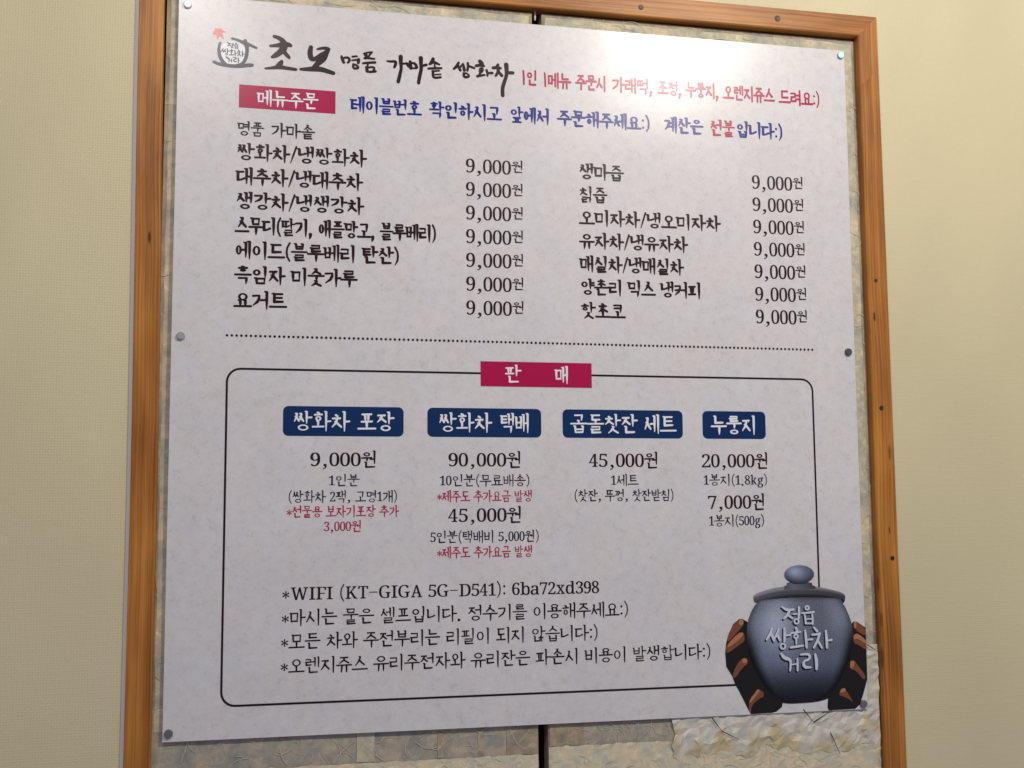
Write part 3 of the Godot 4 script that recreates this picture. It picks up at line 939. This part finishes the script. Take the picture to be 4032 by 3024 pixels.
	# six thumb tacks hold it up; cap colours include glare and reflections
	var tacks := [[-411.2, 382.4, "thumb tack coloured white with painted glare in the top left corner of the menu poster", srgb(235, 235, 235)], [-410.5, -5.2, "pale grey thumb tack halfway down the left edge of the menu poster", srgb(165, 168, 172)], [-414.1, -441.2, "dull grey thumb tack in the bottom left corner of the menu poster", srgb(110, 112, 122)], [414.5, 386.5, "thumb tack coloured pale blue with a painted reflection in the top right corner of the menu poster", srgb(168, 205, 222)], [410.2, -4.9, "dark grey thumb tack halfway down the right edge of the menu poster", srgb(88, 88, 86)], [413.3, -443.6, "grey thumb tack beside the printed pot in the bottom right corner", srgb(118, 114, 120)]]
	var caps := [lathe([Vector2(0.0, 0.0032), Vector2(0.0039, 0.0031)]), lathe([Vector2(0.0039, 0.0031), Vector2(0.0043, 0.0028), Vector2(0.0045, 0.0022), Vector2(0.0046, 0.0)])]
	var pin := lathe([Vector2(0.0006, 0.0), Vector2(0.0005, -0.006), Vector2(0.0, -0.008)])
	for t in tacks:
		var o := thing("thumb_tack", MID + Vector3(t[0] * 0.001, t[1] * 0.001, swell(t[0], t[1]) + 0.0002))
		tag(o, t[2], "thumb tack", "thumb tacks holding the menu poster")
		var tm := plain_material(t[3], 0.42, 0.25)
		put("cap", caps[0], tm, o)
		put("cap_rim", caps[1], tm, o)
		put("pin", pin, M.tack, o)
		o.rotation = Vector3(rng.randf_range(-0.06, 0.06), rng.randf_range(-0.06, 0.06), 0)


func lathe(profile: Array, n := 24) -> ArrayMesh:     # (radius, height along z)
	var st := SurfaceTool.new()
	st.begin(Mesh.PRIMITIVE_TRIANGLES)
	for k in profile.size() - 1:
		for i in n:
			var a := TAU * i / n
			var b := TAU * (i + 1) / n
			var p := [profile[k], profile[k + 1]]
			var q := []
			for s in [[0, a], [0, b], [1, a], [1, b]]:
				q.append(Vector3(cos(s[1]) * p[s[0]].x, sin(s[1]) * p[s[0]].x, p[s[0]].y))
			for t in [[0, 1, 2], [1, 3, 2]]:
				for v in t: st.add_vertex(q[v])
	st.generate_normals()
	return st.commit()


# ---------------------------------------------------------------- wall, frame and panels

func box_into(st: SurfaceTool, a: Vector3, b: Vector3) -> void:
	var c := BoxMesh.new()
	c.size = b - a
	st.append_from(c, 0, Transform3D(Basis(), (a + b) / 2))


func build_wall() -> void:
	var st := SurfaceTool.new()
	st.begin(Mesh.PRIMITIVE_TRIANGLES)
	var core := SurfaceTool.new()
	core.begin(Mesh.PRIMITIVE_TRIANGLES)
	var tone := noise(201, 2.4, 4)
	for r in [[-1.6, -0.452, -1.0, 1.0], [0.456, 1.8, -1.0, 1.0], [-0.452, 0.456, 0.432, 1.0], [-0.452, 0.456, -1.0, -0.64]]:
		var cells := Vector2i(ceili((r[1] - r[0]) / 0.04), ceili((r[3] - r[2]) / 0.04))
		for j in cells.y:
			for i in cells.x:
				var q := []
				for k in [[0, 0], [0, 1], [1, 1], [1, 0]]:
					q.append(Vector3(lerpf(r[0], r[1], float(i + k[0]) / cells.x), lerpf(r[2], r[3], float(j + k[1]) / cells.y), 0.0005))
				for k in [0, 1, 2, 0, 2, 3]:
					var t := 0.97 + tone.get_noise_2d(q[k].x * 1.6, q[k].y * 0.7) * 0.09
					st.set_color(Color(t, t * (1.0 - (0.97 - t) * 0.1), t * 0.99))
					st.set_normal(Vector3(0, 0, 1))
					st.add_vertex(q[k])
		box_into(core, Vector3(r[0], r[2], -0.12), Vector3(r[1], r[3], -0.001))
	var o := put("wall", st.commit(), M.vinyl, null, MID)
	tag(o, "cream embossed vinyl wallpaper on the wall around the wooden frame", "", "", "structure")
	put("wall_core", core.commit(), plain_material(srgb(200, 196, 186), 0.8), o)
	st = SurfaceTool.new()
	st.begin(Mesh.PRIMITIVE_TRIANGLES)
	box_into(st, Vector3(-0.46, -0.66, -0.09), Vector3(0.47, 0.45, -0.05))
	tag(put("wall_recess", st.commit(), M.recess, null, MID), "dark recess behind the two sliding panels", "", "", "structure")


func member(called: String, frame: Node3D, m: Material, place: Callable, length: float) -> MeshInstance3D:
	# profile from the outer back edge round to the inner back edge: (across 0..1, height); place(along, across, height, mitre) gives the point
	var prof := [Vector2(0.0, 0.0), Vector2(0.0, 0.0122), Vector2(0.025, 0.013), Vector2(0.30, 0.0130), Vector2(0.62, 0.0130), Vector2(0.92, 0.013), Vector2(0.965, 0.0125), Vector2(0.99, 0.0115), Vector2(1.0, 0.0098), Vector2(1.0, -0.02)]
	var st := SurfaceTool.new()
	st.begin(Mesh.PRIMITIVE_TRIANGLES)
	var n := 40
	var run := [0.0]
	for k in range(1, prof.size()):
		run.append(run[-1] + Vector2((prof[k].x - prof[k - 1].x) * 0.028, prof[k].y - prof[k - 1].y).length())
	for k in prof.size() - 1:
		for j in n:
			var q := []
			for c in [[j, k], [j + 1, k], [j, k + 1], [j + 1, k + 1]]:
				var t := float(c[0]) / n
				q.append([place.call(t, prof[c[1]].x, prof[c[1]].y), Vector2(run[c[1]] / 0.06, t * length)])
			for v in [0, 1, 2, 2, 1, 3]:
				st.set_smooth_group(k if k < 5 or k > 7 else 20)
				st.set_uv(q[v][1])
				st.add_vertex(q[v][0])
	st.generate_normals()
	return put(called, st.commit(), m, frame)


func build_frame() -> void:
	var frame := thing("wooden_frame", MID)
	tag(frame, "varnished orange-brown wooden frame with mitred corner round the panels and poster", "frame")
	var lean := func(y: float) -> float:      # the left stile is not quite straight
		return lerpf(-0.0015, -0.0062, smoothstep(-0.25, 0.42, y)) if y > -0.25 else -0.0015
	var low := -0.626
	var z := -0.006
	var xl := -0.4305
	var xr := 0.4385
	var top := 0.4135
	var wide := 0.028
	var wl := textured(wood_texture(81, [[96.0, 40.0, 5.0, 0.9], [10.0, 118.0, 7.0, 0.8], [22.0, 560.0, 5.0, 0.8], [60.0, 330.0, 4.0, 0.7]]), 0.42)
	var wr := textured(wood_texture(87, [[70.0, 700.0, 4.0, 0.6], [50.0, 420.0, 3.0, 0.5], [88.0, 250.0, 9.0, 0.35], [84.0, 300.0, 6.0, 0.3], [92.0, 345.0, 7.0, 0.3], [40.0, 520.0, 6.0, 0.3]]), 0.42)
	var wt := textured(wood_texture(93, [[60.0, 760.0, 7.0, 0.4], [52.0, 590.0, 6.0, 0.4], [20.0, 770.0, 8.0, 0.35]]), 0.42)
	for m in [wl, wr, wt]:
		m.metallic_specular = 0.4
		relief(m, noise(97, 0.02, 4), 1.5, 256)
		m.normal_scale = 0.35
	member("left_stile", frame, wl, func(t, a, h):
		var y := lerpf(low - wide * (1.0 - a), top + wide * (1.0 - a), 1.0 - t)
		return Vector3(xl - wide * (1.0 - a) + lean.call(y), y, z + h), 1.07)
	member("right_stile", frame, wr, func(t, a, h):
		var y := lerpf(low - wide * (1.0 - a), top + wide * (1.0 - a), t)
		return Vector3(xr + wide * (1.0 - a), y, z + h), 1.07)
	member("top_rail", frame, wt, func(t, a, h):
		return Vector3(lerpf(xl - wide * (1.0 - a), xr + wide * (1.0 - a), 1.0 - t) - 0.0055 * t * t, top + wide * (1.0 - a), z + h), 0.9)
	member("bottom_rail", frame, wt, func(t, a, h):
		return Vector3(lerpf(xl - wide * (1.0 - a), xr + wide * (1.0 - a), t), low - wide * (1.0 - a), z + h), 0.9)
	# nails and screws sunk into the wood
	var head := lathe([Vector2(0.0, 0.0001), Vector2(0.0016, 0.0003), Vector2(0.0028, 0.0006), Vector2(0.0034, 0.0002), Vector2(0.0036, -0.002)], 14)
	for s in [[0.1392, 0.4258, 1.0], [0.3246, 0.4272, 1.15], [0.4500, 0.0880, 0.72], [0.4508, -0.0765, 0.9], [0.4578, -0.2658, 0.85]]:
		var o := put("screw", head, M.dark_metal, frame, Vector3(s[0], s[1], 0.0071))
		o.scale = Vector3.ONE * s[2]
	var bead := SurfaceTool.new()
	bead.begin(Mesh.PRIMITIVE_TRIANGLES)
	var n := 40
	for j in n + 1:
		var y := lerpf(-0.65, 0.44, float(j) / n)
		var x: float = xl - wide + lean.call(y)
		for q in [Vector2(-0.0040, 0.0004), Vector2(-0.0032, 0.0009), Vector2(-0.0014, 0.0012), Vector2(0.0005, 0.0014)]:
			bead.add_vertex(Vector3(x + q.x, y, 0.0003 + q.y))
	for j in n:
		for k in 3:
			var a := j * 4 + k
			for v in [a, a + 4, a + 1, a + 1, a + 4, a + 5]: bead.add_index(v)
	bead.generate_normals()
	tag(put("sealant_bead", bead.commit(), M.sealant, frame), "pale grey sealant bead down the left edge of the frame")


func sheet(x0: float, x1: float, y0: float, y1: float, nx: int, ny: int, z: Callable, edge = null) -> SurfaceTool:
	var st := SurfaceTool.new()
	st.begin(Mesh.PRIMITIVE_TRIANGLES)
	for j in ny + 1:
		for i in nx + 1:
			var x := lerpf(x0, x1, float(i) / nx)
			var y := lerpf(y1, y0, float(j) / ny)
			if edge != null: y += edge.call(x, float(j) / ny)
			st.set_uv(Vector2(x, -y))
			st.add_vertex(Vector3(x, y, z.call(x, y)))
	for j in ny:
		for i in nx:
			var a := j * (nx + 1) + i
			for v in [a, a + 1, a + nx + 1, a + 1, a + nx + 2, a + nx + 1]: st.add_index(v)
	st.generate_normals()
	return st


func fibres(areas: Array, count: int, z: float, long := 1.0) -> ArrayMesh:     # curly pale mulberry fibres pressed into the paper
	var st := SurfaceTool.new()
	st.begin(Mesh.PRIMITIVE_TRIANGLES)
	for k in count:
		var r: Rect2 = areas[rng.randi() % areas.size()]
		var p := r.position + Vector2(rng.randf(), rng.randf()) * r.size
		var a := rng.randf() * TAU
		var curl := rng.randf_range(-0.28, 0.28)
		var w := rng.randf_range(0.0003, 0.001)
		var steps := rng.randi_range(6, 14)
		var seg := rng.randf_range(0.0012, 0.0034) * long
		var lift := z + k * 0.000002
		for i in steps:
			var q := p + Vector2.from_angle(a) * seg
			var d := Vector2.from_angle(a + PI / 2) * w * (0.5 if i % 3 else 0.35)
			if not r.grow(0.001).has_point(q): break
			for v in [p + d, q + d, p - d, q + d, q - d, p - d]:
				st.set_normal(Vector3(0, 0, 1))
				st.add_vertex(Vector3(v.x, v.y, lift))
			p = q
			a += curl + rng.randf_range(-0.12, 0.12)
			curl *= 0.96
	return st.commit()


func build_panel(x0: float, x1: float, seam: float, label: String, strips: Array, bands: Array, seed_: int) -> Node3D:
	var o := thing("sliding_panel", MID)
	tag(o, label, "sliding panel", "paper-covered sliding panels in the wooden frame")
	var st := SurfaceTool.new()
	st.begin(Mesh.PRIMITIVE_TRIANGLES)
	box_into(st, Vector3(x0, -0.615, -0.026), Vector3(x1, 0.4112, -0.0046))
	put("sash", st.commit(), M.brown_hanji, o)
	var wavy := noise(seed_, 18.0, 3)
	var crease := noise(seed_ + 1, 34.0, 3, FastNoiseLite.TYPE_PERLIN)
	crease.fractal_type = FastNoiseLite.FRACTAL_RIDGED
	var round_ := func(x: float, y: float) -> float:      # the paper turns over the sash's edges
		var e := minf(minf(x - x0, x1 - x), 0.4112 - y)
		return -0.0016 * pow(clampf(1.0 - e / 0.003, 0.0, 1.0), 2.0)
	put("border_paper", sheet(x0, x1, -0.44, 0.4112, 60, 120, func(x, y): return -0.0040 + wavy.get_noise_2d(x, y) * 0.0003 + round_.call(x, y)).commit(), M.hanji, o)
	put("lower_paper", sheet(x0, x1, seam - 0.004, -0.44, 90, 14, func(x, y): return -0.0041 + wavy.get_noise_2d(x, y) * 0.0003 + round_.call(x, y)).commit(), M.pane_hanji, o)
	put("rail_paper", sheet(x0, x1, -0.615, seam, 150, 60, func(x, y):
		var ridge := pow(maxf(0.0, crease.get_noise_2d(x, y * 1.6)), 5.0)
		return -0.0032 + ridge * 0.0028 + wavy.get_noise_2d(x * 3.0, y * 3.0) * 0.0004 + round_.call(x, y), func(x, v): return wavy.get_noise_2d(x * 4.0, 0.3) * 0.0016 * (1.0 - v)).commit(), M.rail_hanji, o)
	for b in bands:  # added strips, toned as lattice shadows seen through the paper
		put("lattice_tone_strip", sheet(b[0], b[1], b[2], b[3], 8, 8, func(x, y): return -0.0035 + wavy.get_noise_2d(x, y) * 0.0003).commit(), M[b[4]], o)
	tag(put("paper_fibres", fibres(strips, 130, -0.0033), M.fibre, o), "", "", "", "stuff")
	tag(put("rail_fibres", fibres([Rect2(x0 + 0.002, -0.56, x1 - x0 - 0.004, 0.56 + seam - 0.002)], 130, -0.0018), M.rail_hanji, o), "", "", "", "stuff")
	return o


func build_panels() -> void:
	build_panel(-0.4345, 0.0005, -0.4843, "left paper-covered sliding panel, left of the dark gap below the poster", [Rect2(-0.432, -0.44, 0.014, 0.84), Rect2(-0.43, -0.482, 0.42, 0.04), Rect2(-0.40, 0.392, 0.39, 0.018), Rect2(-0.43, -0.482, 0.42, 0.04)],
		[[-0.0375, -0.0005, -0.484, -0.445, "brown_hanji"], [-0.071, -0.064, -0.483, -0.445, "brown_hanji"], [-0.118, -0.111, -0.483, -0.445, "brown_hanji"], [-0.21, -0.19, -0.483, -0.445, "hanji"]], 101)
	var right := build_panel(0.0128, 0.4385, -0.4768, "right paper-covered sliding panel with crumpled waxy patch, right of the dark gap", [Rect2(0.419, -0.38, 0.018, 0.78), Rect2(0.02, -0.475, 0.16, 0.03), Rect2(0.02, 0.392, 0.4, 0.018)],
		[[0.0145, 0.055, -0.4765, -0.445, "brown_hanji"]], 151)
	# crumpled waxy patch stained with old glue, showing under and beside the poster's lower right corner
	var fold := noise(163, 42.0, 3, FastNoiseLite.TYPE_CELLULAR)
	fold.cellular_return_type = FastNoiseLite.RETURN_DISTANCE2_SUB
	fold.fractal_type = FastNoiseLite.FRACTAL_NONE
	fold.cellular_jitter = 1.0
	var fine := noise(171, 95.0, 3, FastNoiseLite.TYPE_PERLIN)
	fine.fractal_type = FastNoiseLite.FRACTAL_RIDGED
	var tint := noise(167, 30.0, 4)
	var rag := noise(169, 40.0, 4)
	for part in [[0.166, 0.4365, -0.496, -0.438, 44, 9], [0.4205, 0.4372, -0.438, -0.372, 3, 11]]:
		var st := SurfaceTool.new()
		st.begin(Mesh.PRIMITIVE_TRIANGLES)
		var nx: int = part[4]
		var ny: int = part[5]
		var grid := []
		var cols := []
		for j in ny + 1:
			for i in nx + 1:
				var v := float(j) / ny
				var x := lerpf(part[0], part[1], float(i) / nx)
				var y := lerpf(part[3], part[2], v) + (rag.get_noise_2d(x, 0.0) * 0.014 * v if nx > 20 else 0.0)
				if i == 0 and nx > 20: x += rag.get_noise_2d(0.0, y) * 0.006
				var wx := x + tint.get_noise_2d(x + 3.0, y) * 0.006
				var h := (fold.get_noise_2d(wx, y * 0.7) * 0.5 + 0.5) * 0.0014 + rng.randf() * 0.0028
				if j > 0 and j < ny and i > 0 and i < nx:
					x += rng.randf_range(-0.0024, 0.0024)
					y += rng.randf_range(-0.002, 0.002)
				if y > -0.4515 and x < 0.421: h = minf(h, 0.002)
				grid.append(Vector3(x, y, -0.0028 + h * clampf(minf(1.0 - v, 1.0) * 6.0, 0.15, 1.0)))
				var s := smoothstep(0.1, 0.5, v - 0.45 + tint.get_noise_2d(x, y * 0.7) * 0.8) if nx > 20 else 0.25
				var c := Color(0.68, 0.645, 0.55).lerp(Color(0.60, 0.48, 0.22), s * 0.8)
				cols.append(c * (1.0 + rag.get_noise_2d(x * 1.5, y * 1.5 + 4.0) * 0.35))
		for j in ny:
			for i in nx:
				var a := j * (nx + 1) + i
				for v in [a, a + 1, a + nx + 1, a + 1, a + nx + 2, a + nx + 1]:
					st.set_smooth_group(-1)
					st.set_color(cols[v])
					st.add_vertex(grid[v])
		st.generate_normals()
		tag(put("crumpled_patch", st.commit(), M.wrap, right), "crumpled waxy patch with yellow glue stains at the lower right")
	# dark straw slivers lying in the patch
	for s in [[0.368, -0.476, 0.380, -0.503], [0.214, -0.452, 0.226, -0.468], [0.226, -0.468, 0.248, -0.479], [0.333, -0.447, 0.346, -0.463], [0.346, -0.463, 0.372, -0.449], [0.372, -0.449, 0.394, -0.444], [0.422, -0.372, 0.436, -0.381]]:
		var straw := SurfaceTool.new()
		straw.begin(Mesh.PRIMITIVE_TRIANGLES)
		var a := Vector2(s[0], s[1])
		var b := Vector2(s[2], s[3])
		var d := (b - a).normalized().orthogonal() * 0.0006
		for v in [a + d, b + d * 0.4, a - d, b + d * 0.4, b - d * 0.4, a - d]:
			straw.set_normal(Vector3(0, 0, 1))
			straw.add_vertex(Vector3(v.x, v.y, 0.0012))
		put("straw_sliver", straw.commit(), M.scuff, right)
	# loose nail caught in the gap at the top
	var nail := thing("bent_nail", MID + Vector3(0.0052, 0.4035, -0.008))
	tag(nail, "small pale nail stuck aslant in the gap between panels above the poster", "nail")
	put("shank", lathe([Vector2(0.0, -0.001), Vector2(0.0011, 0.0), Vector2(0.0011, 0.014), Vector2(0.0, 0.0142)], 10), M.sealant, nail)
	put("head", lathe([Vector2(0.0022, 0.014), Vector2(0.0024, 0.0148), Vector2(0.0, 0.0154)], 10), M.sealant, nail)
	nail.rotation = Vector3(-PI / 2 + 0.15, 0.0, -0.62)


func build_lamp(at: Vector3, label: String, power: float) -> void:
	var o := thing("globe_lamp", at)
	tag(o, label, "lamp", "globe lamps hanging in front of the poster")
	var globe := []
	for k in 17:
		var a := PI * k / 16.0
		globe.append(Vector2(sin(a) * 0.055, cos(a) * 0.055))
	put("globe", lathe(globe, 40), M.glow, o)
	var cap := put("cap", lathe([Vector2(0.0, 0.03), Vector2(0.026, 0.03), Vector2(0.03, 0.024), Vector2(0.03, 0.0)], 24), M.lamp_body, o, Vector3(0, 0.053, 0))
	cap.rotation.x = -PI / 2
	var cord := put("cord", lathe([Vector2(0.003, 0.0), Vector2(0.003, 0.5)], 10), M.lamp_body, o, Vector3(0, 0.1, 0))
	cord.rotation.x = -PI / 2
	var l := OmniLight3D.new()
	l.name = numbered("lamp_light")
	l.light_size = 0.05
	l.light_energy = power
	l.light_color = srgb(255, 248, 236)
	l.omni_range = 8.0
	l.omni_attenuation = 2.0
	l.shadow_enabled = true
	o.add_child(l, true)


func _ready() -> void:
	rng.seed = 20240611
	# camera
	var cam := Camera3D.new()
	cam.name = "camera"
	cam.position = MID + Vector3(-0.3411, -0.2023, 1.3792)
	cam.rotation = Vector3(0.10519, -0.22255, -0.00695)
	cam.fov = 35.666
	cam.near = 0.02
	cam.far = 60.0
	add_child(cam, true)
	# the room's dim cool light, then the two lamps
	var env := Environment.new()
	env.background_mode = Environment.BG_COLOR
	env.background_color = srgb(163, 165, 187)
	env.background_energy_multiplier = 0.53
	env.tonemap_mode = Environment.TONE_MAPPER_LINEAR
	env.tonemap_exposure = 1.0
	env.sdfgi_enabled = true
	env.ssao_enabled = true
	env.ssil_enabled = true
	var world := WorldEnvironment.new()
	world.name = "world_environment"
	world.environment = env
	add_child(world, true)
	serif = SystemFont.new()
	serif.font_names = PackedStringArray(["Droid Serif"])
	bend = noise(5, 0.0022, 2)
	make_materials()
	build_lamp(MID + Vector3(0.65, 0.91, 1.22), "white globe lamp hanging above and to the right of the poster", 1.36)
	build_lamp(MID + Vector3(-0.48, 0.95, 1.3), "white globe lamp hanging above and to the left of the poster", 0.56)

	build_wall()
	build_frame()
	build_panels()
	build_poster()
